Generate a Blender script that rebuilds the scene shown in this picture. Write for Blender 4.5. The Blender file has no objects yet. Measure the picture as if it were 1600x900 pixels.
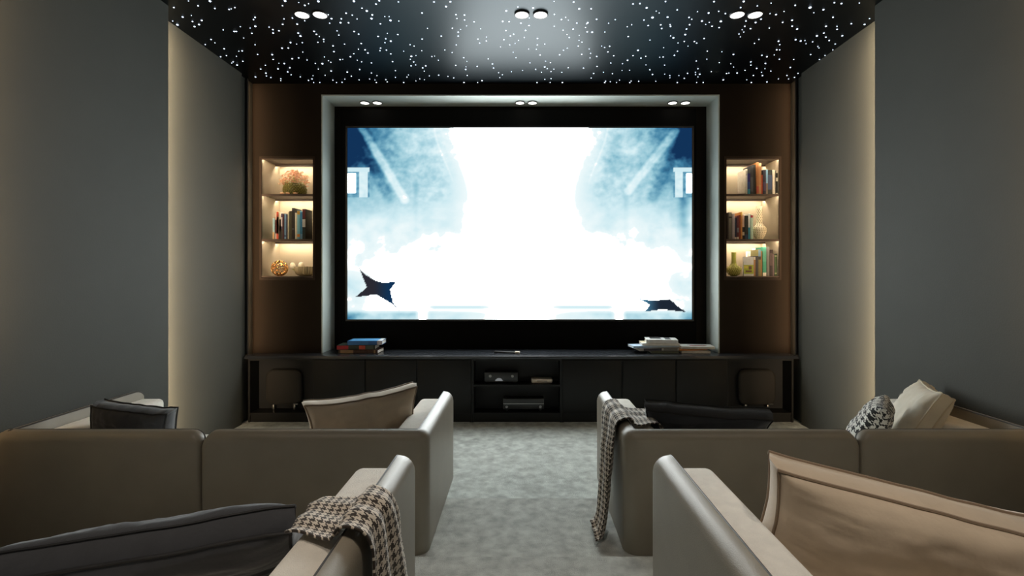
import bpy, bmesh, math, random
from mathutils import Vector, Matrix, Euler, noise
random.seed(7)
PI = math.pi
R = math.radians
C = bpy.context.scene.collection
SC = bpy.context.scene

# ------------------------------------------------------------------ camera
F = 760.0            # focal length in pixels of the 1600 px wide frame
VX, VY = 815.0, 427.0
EYE = 1.4
K = F / 900.0
cam = bpy.data.cameras.new('camera'); co = bpy.data.objects.new('camera', cam); C.objects.link(co)
co.location = (0, 0, EYE); co.rotation_euler = (PI / 2, 0, 0)
cam.sensor_width = 36; cam.lens = 36 * F / 1600
cam.shift_x = -(VX - 800) / 1600; cam.shift_y = -(450 - VY) / 1600
cam.clip_start = 0.05
SC.camera = co
# ------------------------------------------------------------------ light levels
SC.view_settings.view_transform = 'Standard'
SC.view_settings.look = 'None'
SC.view_settings.gamma = 1
SC.view_settings.use_curve_mapping = False
SC.view_settings.exposure = 0.0
SCREEN_L = 9.6        # brightness of the projected picture
STRIP_W = 38.0          # lensed strips behind the middle panels
STRIP_L = 120.0          # led strips beside the wall panels
CORNER_L = 20.0         # led strips in the front corners
SHELF_L = 78.0          # led strips under the shelves
SPOT_W = 3.0           # ceiling downlights
NICHE_W = 0.35          # downlights above the screen
SPOT_A = 76
REAR_W = 72.0          # downlights over the rear seats; those behind the camera are added fill
w = bpy.data.worlds.new('world'); SC.world = w; w.use_nodes = True
w.node_tree.nodes['Background'].inputs[0].default_value = (0.9, 0.95, 1, 1)
w.node_tree.nodes['Background'].inputs[1].default_value = 0.004

# ------------------------------------------------------------------ helpers
def lin(c):
    return tuple(((v / 255) / 12.92 if v / 255 <= .04045 else ((v / 255 + .055) / 1.055) ** 2.4) for v in c)

def px(x, y, Y):
    return Vector(((x - VX) * Y / F, Y, EYE - (y - VY) * Y / F))

def mat(name, rgb, rough=.6, metal=0., spec=.5, nscale=0, namt=.12, bump=0, bscale=200, sheen=0, coat=0, trans=0, coord='Object'):
    m = bpy.data.materials.new(name); m.use_nodes = True
    nt = m.node_tree; b = nt.nodes['Principled BSDF']
    l = lin(rgb)
    b.inputs['Base Color'].default_value = (*l, 1)
    b.inputs['Roughness'].default_value = rough
    b.inputs['Metallic'].default_value = metal
    b.inputs['Specular IOR Level'].default_value = spec
    b.inputs['Sheen Weight'].default_value = sheen
    b.inputs['Coat Weight'].default_value = coat
    b.inputs['Transmission Weight'].default_value = trans
    if name == 'gloss_black_ceiling': b.inputs['Specular Tint'].default_value = (.62, .86, 1, 1)
    tc = nt.nodes.new('ShaderNodeTexCoord')
    if nscale:
        n = nt.nodes.new('ShaderNodeTexNoise'); n.inputs['Scale'].default_value = nscale; n.inputs['Detail'].default_value = 6
        nt.links.new(tc.outputs[coord], n.inputs['Vector'])
        r = nt.nodes.new('ShaderNodeValToRGB')
        r.color_ramp.elements[0].position = .3; r.color_ramp.elements[1].position = .7
        r.color_ramp.elements[0].color = (*[v * (1 - namt) for v in l], 1)
        r.color_ramp.elements[1].color = (*[min(1, v * (1 + namt)) for v in l], 1)
        nt.links.new(n.outputs['Fac'], r.inputs['Fac']); nt.links.new(r.outputs['Color'], b.inputs['Base Color'])
    if bump:
        n2 = nt.nodes.new('ShaderNodeTexNoise'); n2.inputs['Scale'].default_value = bscale; n2.inputs['Detail'].default_value = 3
        nt.links.new(tc.outputs[coord], n2.inputs['Vector'])
        bp = nt.nodes.new('ShaderNodeBump'); bp.inputs['Strength'].default_value = bump; bp.inputs['Distance'].default_value = .01
        nt.links.new(n2.outputs['Fac'], bp.inputs['Height']); nt.links.new(bp.outputs['Normal'], b.inputs['Normal'])
    return m

def emit(name, rgb, s):
    m = bpy.data.materials.new(name); m.use_nodes = True
    nt = m.node_tree; nt.nodes.remove(nt.nodes['Principled BSDF'])
    e = nt.nodes.new('ShaderNodeEmission'); e.inputs[0].default_value = (*lin(rgb), 1); e.inputs[1].default_value = s
    nt.links.new(e.outputs[0], nt.nodes['Material Output'].inputs[0])
    return m

def houndstooth(name, dark, light, repeat):
    m = bpy.data.materials.new(name); m.use_nodes = True
    nt = m.node_tree; b = nt.nodes['Principled BSDF']; b.inputs['Roughness'].default_value = .9; b.inputs['Sheen Weight'].default_value = .2
    uv = nt.nodes.new('ShaderNodeUVMap'); uv.uv_map = 'UVMap'
    sp = nt.nodes.new('ShaderNodeSeparateXYZ'); nt.links.new(uv.outputs[0], sp.inputs[0])
    def M(op, a, bb=None):
        n = nt.nodes.new('ShaderNodeMath'); n.operation = op
        for i, v in enumerate((a, bb)):
            if v is None: continue
            if isinstance(v, (int, float)): n.inputs[i].default_value = v
            else: nt.links.new(v, n.inputs[i])
        return n.outputs[0]
    s = 8 / repeat
    iu = M('FLOOR', M('ADD', M('MULTIPLY', sp.outputs[0], s), 4000)); iv = M('FLOOR', M('ADD', M('MULTIPLY', sp.outputs[1], s), 4000))
    wu = M('LESS_THAN', M('MODULO', iu, 8), 3.5); wv = M('LESS_THAN', M('MODULO', iv, 8), 3.5)
    tw = M('LESS_THAN', M('MODULO', M('ADD', iu, iv), 4), 1.5)
    sel = M('ADD', M('MULTIPLY', wu, tw), M('MULTIPLY', wv, M('SUBTRACT', 1, tw)))
    mx = nt.nodes.new('ShaderNodeMix'); mx.data_type = 'RGBA'
    nt.links.new(sel, mx.inputs['Factor'])
    mx.inputs['A'].default_value = (*lin(light), 1); mx.inputs['B'].default_value = (*lin(dark), 1)
    nt.links.new(mx.outputs['Result'], b.inputs['Base Color'])
    bp = nt.nodes.new('ShaderNodeBump'); bp.inputs['Strength'].default_value = .25; bp.inputs['Distance'].default_value = .002
    nt.links.new(tw, bp.inputs['Height']); nt.links.new(bp.outputs['Normal'], b.inputs['Normal'])
    return m

def world_off(p):
    v = Vector((0, 0, 0))
    while p is not None:
        v += p.location; p = p.parent
    return v

def obj(name, bm, m, parent=None, local=False, smooth=40):
    """link one bmesh as ONE object; vertices are in world space unless local"""
    if parent is not None and not local:
        bmesh.ops.translate(bm, verts=bm.verts, vec=-world_off(parent))
    base = None
    if parent is None and not local:                       # top-level: origin at the base of the thing
        xs = [v.co for v in bm.verts]
        base = Vector(((min(v.x for v in xs) + max(v.x for v in xs)) / 2, (min(v.y for v in xs) + max(v.y for v in xs)) / 2, min(v.z for v in xs)))
        bmesh.ops.translate(bm, verts=bm.verts, vec=-base)
    me = bpy.data.meshes.new(name)
    bm.normal_update(); bm.to_mesh(me); bm.free()
    if m is not None:
        for mm in (m if isinstance(m, (list, tuple)) else [m]): me.materials.append(mm)
    if smooth:
        me.shade_smooth(); me.set_sharp_from_angle(angle=R(smooth))
    o = bpy.data.objects.new(name, me); C.objects.link(o)
    if base is not None: o.location = base
    o.parent = parent
    return o

def tag(o, label=None, cat=None, group=None, kind=None):
    if label: o['label'] = label
    if cat: o['category'] = cat
    if group: o['group'] = group
    if kind: o['kind'] = kind
    return o

def struct(name, bm, m, label=None, smooth=40):
    o = obj(name, bm, m, smooth=smooth); o['kind'] = 'structure'
    if label: o['label'] = label
    return o

def thing(name, label, cat, loc=(0, 0, 0), rot=(0, 0, 0), group=None):
    o = bpy.data.objects.new(name, None); C.objects.link(o)
    o.empty_display_size = .05
    o.location = loc; o.rotation_euler = rot
    return tag(o, label, cat, group)

def bx(bm, x0, x1, y0, y1, z0, z1, bev=0, seg=2, mi=0):
    t = bmesh.new()
    r = bmesh.ops.create_cube(t, size=1)
    for v in t.verts:
        v.co = Vector((x0 + (v.co.x + .5) * (x1 - x0), y0 + (v.co.y + .5) * (y1 - y0), z0 + (v.co.z + .5) * (z1 - z0)))
    if bev:
        bmesh.ops.bevel(t, geom=list(t.edges), offset=bev, segments=seg, profile=.5, affect='EDGES')
    for f in t.faces: f.material_index = mi
    me = bpy.data.meshes.new('t'); t.to_mesh(me); t.free(); bm.from_mesh(me); bpy.data.meshes.remove(me)
    return bm

def box(*a, **k): return bx(bmesh.new(), *a, **k)

def tube(bm, pts, r, n=8, closed=False):
    pts = [Vector(p) for p in pts]; N = len(pts); rings = []
    prev = None
    for i, p in enumerate(pts):
        a = pts[(i - 1) % N] if (closed or i > 0) else pts[i]
        b = pts[(i + 1) % N] if (closed or i < N - 1) else pts[i]
        t = (b - a).normalized()
        if prev is None:
            u = t.orthogonal().normalized()
        else:
            u = (prev - t * prev.dot(t)).normalized()
        prev = u; v = t.cross(u)
        rings.append([bm.verts.new(p + (u * math.cos(k * 2 * PI / n) + v * math.sin(k * 2 * PI / n)) * r) for k in range(n)])
    for i in range(N if closed else N - 1):
        A, B = rings[i], rings[(i + 1) % N]
        best = 0
        if closed and i == N - 1:
            best = min(range(n), key=lambda s: (A[0].co - B[s].co).length)
        for k in range(n):
            bm.faces.new((A[k], A[(k + 1) % n], B[(k + 1 + best) % n], B[(k + best) % n]))
    if not closed:
        bm.faces.new(list(reversed(rings[0]))); bm.faces.new(rings[-1])
    return bm

def lathe(bm, prof, c=(0, 0, 0), n=32, axis='Z'):
    rings = []
    for (r, z) in prof:
        if r < 1e-5:
            rings.append([bm.verts.new((c[0], c[1], c[2] + z))])
        else:
            rings.append([bm.verts.new((c[0] + r * math.cos(k * 2 * PI / n), c[1] + r * math.sin(k * 2 * PI / n), c[2] + z)) for k in range(n)])
    for A, B in zip(rings, rings[1:]):
        for k in range(n):
            k2 = (k + 1) % n
            if len(A) == 1 and len(B) == 1: continue
            if len(A) == 1: bm.faces.new((A[0], B[k2], B[k]))
            elif len(B) == 1: bm.faces.new((A[k], A[k2], B[0]))
            else: bm.faces.new((A[k], A[k2], B[k2], B[k]))
    return bm

def rbox(bm, x0, x1, y0, y1, z0, z1, r, bev, seg=8):
    """rounded square seen from the front (rounded in x-z), extruded in y with a soft rim"""
    def ring(inset, y):
        rr = max(r - inset, .002); out = []
        for (cx, cz, a0) in ((x1 - r, z1 - r, 0), (x0 + r, z1 - r, 90), (x0 + r, z0 + r, 180), (x1 - r, z0 + r, 270)):
            for k in range(seg + 1):
                a = R(a0 + 90 * k / seg)
                out.append(bm.verts.new((cx + rr * math.cos(a), y, cz + rr * math.sin(a))))
        return out
    rings = [ring(bev * (1 - math.sin(a)), y0 + bev * (1 - math.cos(a)) if False else y0 + bev * (1 - math.sin(PI / 2 - 0)) ) for a in ()]
    rings = []
    for k in range(5):
        a = PI / 2 * k / 4
        rings.append(ring(bev * (1 - math.sin(a)), y0 + bev * (1 - math.cos(a)) * 0 + bev * math.cos(a) * 0 + bev * (k / 4)))
    for k in range(5):
        a = PI / 2 * (4 - k) / 4
        rings.append(ring(bev * (1 - math.sin(a)), y1 - bev * (1 - k / 4)))
    n = len(rings[0])
    for A, B in zip(rings, rings[1:]):
        for k in range(n): bm.faces.new((A[k], A[(k + 1) % n], B[(k + 1) % n], B[k]))
    bm.faces.new(rings[0]); bm.faces.new(list(reversed(rings[-1])))
    bmesh.ops.recalc_face_normals(bm, faces=bm.faces)
    return bm

# ------------------------------------------------------------------ materials
M = {}
M['wall'] = mat('grey_wall_panel', (62, 63, 58), .75, nscale=3, namt=.05, bump=.08, bscale=120)
M['front'] = mat('dark_brown_wall', (34, 28, 22), .7, spec=.1, nscale=5, namt=.06)
M['reveal'] = mat('pale_reveal', (184, 192, 187), .6)
M['black'] = mat('matt_black_panel', (13, 12, 11), .8, spec=.1)
M['ceil'] = mat('gloss_black_ceiling', (1, 1, 2), .40, spec=.26)
M['carpet'] = mat('grey_carpet', (192, 197, 191), 1, spec=.1, nscale=16, namt=.3, bump=1, bscale=260, sheen=.3)
M['carpet2'] = mat('grey_carpet_step', (176, 178, 171), 1, spec=.1, nscale=18, namt=.3, bump=1, bscale=260, sheen=.3)
M['rear'] = mat('dim_rear_wall', (90, 84, 76), .8)
M['leather'] = mat('taupe_leather', (142, 134, 120), .38, spec=.5, nscale=8, namt=.05, bump=.12, bscale=350)
M['cream'] = mat('cream_upholstery', (238, 232, 221), .9, nscale=30, namt=.05, bump=.5, bscale=420, sheen=.3)
M['piping_sofa'] = mat('dark_piping', (58, 54, 50), .5)
M['charcoal'] = mat('charcoal_cushion_fabric', (42, 44, 50), .75, nscale=12, namt=.15, bump=.25, bscale=25, sheen=.4)
M['charcoal_pipe'] = mat('black_piping', (24, 24, 27), .6)
M['brown'] = mat('taupe_cushion_fabric', (208, 190, 167), .7, nscale=10, namt=.08, bump=.25, bscale=22, sheen=.4)
M['brown_pipe'] = mat('brown_piping', (150, 130, 110), .6)
M['ivory'] = mat('ivory_cushion_fabric', (205, 196, 178), .75, nscale=10, namt=.06, bump=.25, bscale=22, sheen=.3)
M['ivory_pipe'] = mat('ivory_piping', (196, 184, 160), .6)
M['hound'] = houndstooth('brown_houndstooth_wool', (52, 42, 34), (214, 203, 188), .026)
M['hound2'] = houndstooth('black_houndstooth_cotton', (28, 28, 28), (212, 210, 202), .036)
M['console'] = mat('dark_cabinet', (17, 16, 14), .5, spec=.3, nscale=4, namt=.06)
M['ctop'] = mat('dark_worktop', (40, 42, 46), .24, spec=.5)
M['inner'] = mat('cabinet_inside', (9, 8, 8), .7)
M['niche'] = mat('shelf_lining', (148, 136, 116), .6)
M['shelf'] = mat('brown_shelf_board', (66, 52, 42), .5)
M['niche_frame'] = mat('dark_brown_frame', (44, 34, 27), .6, spec=.2)
M['strip'] = emit('warm_led_strip', (255, 222, 176), 6)
M['strip_rear'] = emit('warm_led_strip_rear', (255, 214, 160), STRIP_L)
M['corner_strip'] = emit('amber_led_strip', (255, 206, 156), CORNER_L)
M['shelf_strip'] = emit('shelf_led_strip', (255, 236, 206), SHELF_L)
M['lamp'] = emit('downlight_lens_glow', (255, 252, 244), 4)
M['star'] = emit('star_point_glow', (214, 232, 255), 5)
M['trim'] = mat('downlight_trim', (30, 30, 32), .4)
M['grille'] = mat('speaker_cloth', (44, 40, 35), .8, nscale=200, namt=.1)
M['device'] = mat('black_device', (40, 40, 40), .4)
M['chrome'] = mat('brushed_metal', (150, 148, 145), .3, metal=1)
M['white'] = mat('white_plastic', (226, 214, 198), .4)
M['page'] = mat('paper_pages', (226, 220, 208), .9)
M['gold'] = mat('gold_wire', (214, 170, 110), .25, metal=1)
M['green_glaze'] = mat('olive_glaze', (96, 98, 38), .3, nscale=0)
M['lime_glaze'] = mat('lime_glaze', (140, 140, 62), .3)
M['vase_white'] = mat('ivory_ceramic', (226, 216, 186), .4)
M['vase_dot'] = mat('ceramic_hole', (110, 98, 70), .7)
M['petal'] = mat('peach_petal', (250, 186, 150), .7, nscale=30, namt=.25)
M['tulip'] = mat('white_tulip_petal', (238, 232, 210), .6)
M['stem'] = mat('green_stem', (150, 165, 80), .6)
M['bowl'] = mat('ribbed_glass', (190, 176, 142), .2, spec=.6)

# ------------------------------------------------------------------ room dimensions
YW = 5.62 * K                    # front wall
YN = 5.98 * K                    # back of the screen niche
YC = 5.41 * K                    # console front
ZC = EYE + 1.85                  # ceiling
XF, XN, XT = 2.59, 2.445, 2.29   # side panels: far, middle, rear
YP1, YP2 = 4.01 * K, 1.95     # front edges of the stepped panels
YEND = 5.33 * K
YB = -1.7                        # rear wall
ZT_ = EYE - (556 - VY) * YC / F   # worktop height
S1, S2 = 3.34 * K, 2.45 * K      # platform front edges
H1, H2 = .10, .20

# floor and the two seating platforms
struct('floor', box(-2.75, 2.75, YB - .1, YW + .6, -.1, 0), M['carpet'], 'grey carpet floor in front of the media console')
def platform(bm, z0, z1, yfront, ynotch):
    bx(bm, -2.62, 2.62, YB, ynotch, z0, z1, .012)
    if yfront > ynotch:
        bx(bm, -2.59, -.50, ynotch - .02, yfront, z0, z1, .012); bx(bm, .55, 2.59, ynotch - .02, yfront, z0, z1, .012)
    return bm
struct('trim_1', platform(bmesh.new(), 0, H1, 3.66 * K, S1), M['carpet2'], 'carpeted lower seating platform under the front sofas')
struct('trim_2', platform(bmesh.new(), H1, H2, S2, S2), M['carpet2'], 'carpeted upper seating platform under the rear sofas')
# ceiling
struct('ceiling', box(-2.75, 2.75, YB - .1, YW + .6, ZC, ZC + .1), M['ceil'], 'glossy black star ceiling')
# front wall with the screen niche and the two shelf openings
NX0, NX1, NZ = -1.953, 1.93, EYE + 279 * YW / F
SL = (px(408, 0, YW).x, px(490, 0, YW).x); SR = (px(1134, 0, YW).x, px(1218, 0, YW).x)
SZ0, SZ1 = EYE - 8 * YW / F, EYE + 180 * YW / F
bm = bmesh.new()
D = .5
bx(bm, -2.75, 2.75, YW, YW + D, NZ, ZC)
for (a, b, s0, s1) in ((-2.75, NX0, SL[0], SL[1]), (NX1, 2.75, SR[0], SR[1])):
    bx(bm, a, s0, YW, YW + D, 0, NZ); bx(bm, s1, b, YW, YW + D, 0, NZ)
    bx(bm, s0, s1, YW, YW + D, 0, SZ0); bx(bm, s0, s1, YW, YW + D, SZ1, NZ)
bx(bm, NX0 - .05, NX1 + .05, YN, YN + .15, 0, NZ + .05)
struct('wall_front', bm, M['front'], 'dark brown front wall around the screen')
# pale lining of the niche
bm = bmesh.new()
bx(bm, NX0, NX1, YW - .004, YN, NZ - .012, NZ)
bx(bm, NX0, NX0 + .012, YW - .004, YN, .6, NZ - .012); bx(bm, NX1 - .012, NX1, YW - .004, YN, .6, NZ - .012)
struct('trim_3', bm, M['reveal'], 'pale grey reveal framing the screen niche')
# black back panel
struct('trim_4', box(-1.865, 1.80, YN - .04, YN, .60, NZ - .05), M['black'], 'matt black panel behind the screen')

# side walls: three stepped panels on each side
for s, nm in ((-1, 'left'), (1, 'right')):
    bm = bmesh.new()
    def sb(x0, x1, y0, y1, z0=0, z1=ZC):
        a, b = sorted((s * x0, s * x1)); bx(bm, a, b, y0, y1, z0, z1)
    sb(2.64, 2.9, YB - .1, YW + .6)
    sb(XF, 2.64, YP1 - .02, YEND)
    sb(XN, 2.64, YP2 - .02, YP1 - .02)
    sb(XN + .03, 2.64, YP1 - .02, YP1, 0, ZC) if False else None
    sb(XT, 2.64, YB, YP2 - .02)
    sb(2.625, 2.64, YEND + .004, YW)
    struct('wall_' + nm, bm, M['wall'], f'grey stepped panel wall on the {nm}')
struct('wall_back', box(-2.9, 2.9, YB - .2, YB, 0, ZC), M['rear'], 'wall behind the seats')

def strip(x0, x1, y0, y1, z0, z1, m, label, group, cat='light strip', name='led_strip', parent=None):
    o = obj(name, box(*sorted((x0, x1)), y0, y1, z0, z1), m, parent)
    if parent is None: tag(o, label, cat, group)
    return o
for s, nm in ((-1, 'left'), (1, 'right')):
    # cove behind the rear panel edge: the strip shines sideways onto the next panel
    lab = f'warm vertical light strip hidden behind the rear panel edge of the {nm} wall'
    t = thing('led_strip', lab, 'light strip', (s * (XN - .09), YP2 + .02, 1.0), (0, 0, 0), 'vertical wall light strips')
    obj('housing', box(*sorted((s * (XN - .105), s * (XN - .092))), YP2 - .021, YP2 + .05, 1.001, ZC - .002), M['trim'], t)
    obj('emitter', box(*sorted((s * (XN - .092), s * (XN - .088))), YP2 + .005, YP2 + .045, 1.02, ZC - .02), M['strip_rear'], t)
    # lensed strip on the edge of the middle panel, aimed along the far panel
    lab = f'warm vertical light strip hidden behind the middle panel edge of the {nm} wall'
    t = thing('led_strip', lab, 'light strip', (s * 2.475, YP1 - .02, .0), (0, 0, 0), 'vertical wall light strips')
    obj('emitter', box(*sorted((s * 2.465, s * 2.485)), YP1 - .02, YP1 - .012, .02, ZC - .02), M['strip'], t)
    al = bpy.data.lights.new('strip_light', 'AREA'); al.shape = 'RECTANGLE'; al.size = .02; al.size_y = ZC - .06
    al.energy = STRIP_W; al.color = lin((255, 226, 186)); al.spread = R(100)
    ao = bpy.data.objects.new('strip_light', al); C.objects.link(ao); ao.parent = t
    d_ = Vector((s * math.sin(R(36)), math.cos(R(36)), 0)); zz_ = -d_; yy_ = Vector((0, 0, 1)); xx_ = yy_.cross(zz_)
    ao.matrix_local = Matrix(((xx_.x, yy_.x, zz_.x, 0), (xx_.y, yy_.y, zz_.y, .010), (xx_.z, yy_.z, zz_.z, ZC / 2), (0, 0, 0, 1)))
    t = thing('led_strip', f'dim amber light strip in the front corner beside the {nm} shelves', 'light strip', (s * 2.61, YW - .10, ZT_ + .002), (0, 0, 0), 'vertical wall light strips')
    obj('housing', box(*sorted((s * 2.596, s * 2.624)), YW - .132, YW - .12, ZT_ + .002, ZC - .002), M['trim'], t)
    obj('emitter', box(*sorted((s * 2.60, s * 2.62)), YW - .12, YW - .116, ZT_ + .02, ZC - .02), M['corner_strip'], t)

# ------------------------------------------------------------------ screen
SX0, SX1 = px(543, 0, 5.88 * K).x, px(1081, 0, 5.88 * K).x
SB, ST = px(0, 499, 5.88 * K).z, px(0, 200, 5.88 * K).z
YS = 5.88 * K
def sm(a, b, x):
    t = max(0, min(1, (x - a) / (b - a))); return t * t * (3 - 2 * t)
def inside(poly, x, y):
    c = False; n = len(poly)
    for i in range(n):
        x1, y1 = poly[i]; x2, y2 = poly[(i + 1) % n]
        if (y1 > y) != (y2 > y) and x < (x2 - x1) * (y - y1) / (y2 - y1) + x1: c = not c
    return c
STAR_A = [(62, 648), (92, 680), (130, 703), (172, 716), (234, 710), (205, 748), (218, 805), (252, 850), (212, 815), (140, 772), (45, 782), (98, 738)]
STAR_B = [(1325, 788), (1400, 797), (1475, 790), (1500, 812), (1548, 850), (1440, 838), (1360, 848), (1384, 818)]
def seg_d(x, y, x1, y1, x2, y2):
    dx, dy = x2 - x1, y2 - y1; t = max(0, min(1, ((x - x1) * dx + (y - y1) * dy) / (dx * dx + dy * dy)))
    return math.hypot(x - x1 - t * dx, y - y1 - t * dy)
RAMP = ((0, (255, 255, 255)), (.25, (214, 236, 243)), (.5, (150, 196, 212)), (.75, (66, 126, 160)), (1, (18, 50, 88)))
def ramp(d):
    d = max(0, min(1, d))
    for (a, ca), (b, cb) in zip(RAMP, RAMP[1:]):
        if d <= b:
            t = (d - a) / (b - a); return tuple(ca[i] + (cb[i] - ca[i]) * t for i in range(3))
def picture(x, y):                       # picture coordinates 1597 x 900, y down: a misty bright hall
    if inside(STAR_A, x, y):
        t = sm(120, 215, x); return tuple(a + (b - a) * t for a, b in zip((44, 42, 50), (16, 50, 86)))
    if inside(STAR_B, x, y):
        t = sm(1440, 1350, x); return tuple(a + (b - a) * t for a, b in zip((30, 38, 52), (70, 120, 150)))
    left = x < 798
    e = x if left else 1597 - x         # distance from the nearer side edge
    n1 = noise.fractal(Vector((x / 90, y / 70, 3.1)), 1, 2, 5)
    n2 = noise.fractal(Vector((x / 26, y / 22, 9.1)), 1, 2, 4)
    archx = 430 + 95 * sm(0, 330, y)    # edge of the arch
    yf = y + 110 * n1 + 14 * n2
    d = .36 * sm(archx + 80, archx - 110, e) * sm(600, 240, yf) + .11 * sm(430, 0, e) * sm(900, 300, yf)
    d += .42 * sm(330, 10, e) * sm(430, 60, y)
    d += .38 * sm(140, 0, e) * sm(330, 0, y)
    d += (.15 * n1 + .10 * n2) * sm(540, 420, e) * sm(480, 300, y)
    bd = seg_d(x, y, 70, 10, 270, 340) if left else seg_d(1597 - x, y, 95, 30, 310, 300)
    d -= .26 * sm(26, 8, bd)
    bd2 = seg_d(e, y, 60, 60, 200, 330)
    d += .16 * sm(40, 10, bd2)
    d -= .10 * sm(8, 0, abs(e - archx + 25)) * sm(300, 200, y)
    # side windows
    if 195 < y < 330 and e < 108:
        d = .62 + .15 * n2
        if e < 46 and 222 < y < 312: d = .03
        if y < 212: d = .25
        if 62 < e < 100 and y > 215: d = .2 + .1 * n2
    if not left and e < 130 and 330 < y < 620: d += .24 * sm(40, 0, abs(e - 60)) * (1 if e > 30 else .4) * sm(620, 400, y)
    # vertical panels fading in the mist
    d += .10 * sm(20, 0, abs(e - 320)) * sm(600, 280, y) * sm(240, 300, y)
    # floor line
    if y > 800:
        d += (.34 + .2 * n1) * sm(836, 862, y) * sm(760, 300, e) * sm(10, 40, abs(e - 352))
        d += .24 * sm(14, 0, abs(y - 828)) * sm(370, 410, e) * sm(680, 600, e)
        d += .45 * sm(90, 0, e) * sm(820, 890, y)
    d += .22 * sm(180, 0, e) * sm(640, 720, y) * (.6 + n1) * sm(900, 760, y)
    return ramp(d)
NXG, NYG = 400, 225
bm = bmesh.new(); cl = bm.verts.layers.float_color.new('picture')
grid = []
for j in range(NYG + 1):
    row = []
    for i in range(NXG + 1):
        u, v = i / NXG, j / NYG
        vt = bm.verts.new((SX0 + (SX1 - SX0) * u, YS, SB + (ST - SB) * v))
        c = picture(10 + u * 1565, 15 + (1 - v) * 868)
        g_ = 1.0 + (SCREEN_L - 1.0) * sm(249, 255, sum(c) / 3)      # the white of the picture is far brighter than its blues
        l_ = lin(c); vt[cl] = (l_[0] * g_ * .94, l_[1] * g_, l_[2] * g_, 1); row.append(vt)
    grid.append(row)
for j in range(NYG):
    for i in range(NXG):
        bm.faces.new((grid[j][i], grid[j][i + 1], grid[j + 1][i + 1], grid[j + 1][i]))
m = bpy.data.materials.new('projected_picture'); m.use_nodes = True
nt = m.node_tree; nt.nodes.remove(nt.nodes['Principled BSDF'])
e = nt.nodes.new('ShaderNodeEmission'); e.inputs[1].default_value = 1.0
a = nt.nodes.new('ShaderNodeVertexColor'); a.layer_name = 'picture'
nt.links.new(a.outputs[0], e.inputs[0]); nt.links.new(e.outputs[0], nt.nodes['Material Output'].inputs[0])
scr = thing('projection_screen', 'huge cinema screen glowing with a misty pale blue hall', 'screen', ((SX0 + SX1) / 2, YS, SB))
obj('picture', bm, m, scr, smooth=0)
bm = bmesh.new()
fr = .018
for q in ((SX0 - fr, SX1 + fr, SB - fr, SB - .001), (SX0 - fr, SX1 + fr, ST + .001, ST + fr), (SX0 - fr, SX0 - .001, SB - .001, ST + .001), (SX1 + .001, SX1 + fr, SB - .001, ST + .001)):
    bx(bm, q[0], q[1], YS - .008, YN - .04, q[2], q[3])
obj('frame', bm, M['device'], scr)
obj('backing', box(SX0 - .001, SX1 + .001, YS + .004, YN - .04, SB - .001, ST + .001), M['black'], scr)

# ------------------------------------------------------------------ console: cabinets and worktop
ZT = px(0, 556, YC).z; ZU = ZT - .028; ZF0 = .088
CX0, CX1 = px(387, 0, YC).x, px(1240, 0, YC).x
o = obj('worktop', bx(box(CX0 - .03, CX1 + .045, YC - .012, YW - .006, ZU, ZT, .003), NX0 + .014, NX1 - .014, YW - .012, YN - .045, ZU + .001, ZT - .0005), M['ctop'])
tag(o, 'long dark worktop running under the screen', 'worktop')
CB = YW - .01
def cx(p): return px(p, 0, YC).x
def cabinet(p0, p1, label, kind, hinge=1):
    x0, x1 = cx(p0) + .0008, cx(p1) - .0008
    t = thing('open_cabinet' if kind != 'door' else 'cabinet', label, 'cabinet', ((x0 + x1) / 2, (YC + CB) / 2, 0), group='cabinets under the screen')
    T = .018
    bm = bmesh.new()
    yb = CB
    bx(bm, x0, x0 + T, YC, yb, .0, ZU); bx(bm, x1 - T, x1, YC, yb, .0, ZU)
    bx(bm, x0 + T, x1 - T, YC + .006, yb, ZF0 - T, ZF0); bx(bm, x0 + T, x1 - T, YC, yb, ZU - T, ZU)
    bx(bm, x0 + T, x1 - T, YC + .012, YC + .03, 0, ZF0 - T)
    obj('carcass', bm, M['console'], t, smooth=0)
    obj('back', box(x0 + T, x1 - T, yb - .008, yb, ZF0, ZU - T), M['inner'], t)
    if kind == 'door':
        obj('door', box(x0 + .006, x1 - .006, YC - .006, YC + .012, ZF0 - .004, ZU - .010, .002), M['console'], t).location = (0, -.0065, 0)
    if kind == 'shelf':
        zs = px(0, 603, YC).z
        obj('shelf', box(x0 + T, x1 - T, YC + .008, yb - .008, zs - .01, zs + .01), M['console'], t)
    return t
cabinet(387.5, 490, 'open cabinet unit at the left end holding a speaker', 'open')
cabinet(490, 571.5, 'dark door cabinet right beside the left speaker bay', 'door')
cabinet(571.5, 652, 'dark door cabinet, middle one of the left three', 'door')
cabinet(652, 737, 'dark door cabinet just left of the open media bay', 'door')
cabinet(737, 878, 'open media cabinet with one shelf at the centre under the screen', 'shelf')
cabinet(878, 971.5, 'dark door cabinet just right of the open media bay', 'door')
cabinet(971.5, 1055.5, 'dark door cabinet, middle one of the right three', 'door')
cabinet(1055.5, 1136, 'dark door cabinet right beside the right speaker bay', 'door')
cabinet(1136, 1240, 'open cabinet unit at the right end holding a speaker', 'open')

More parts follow.
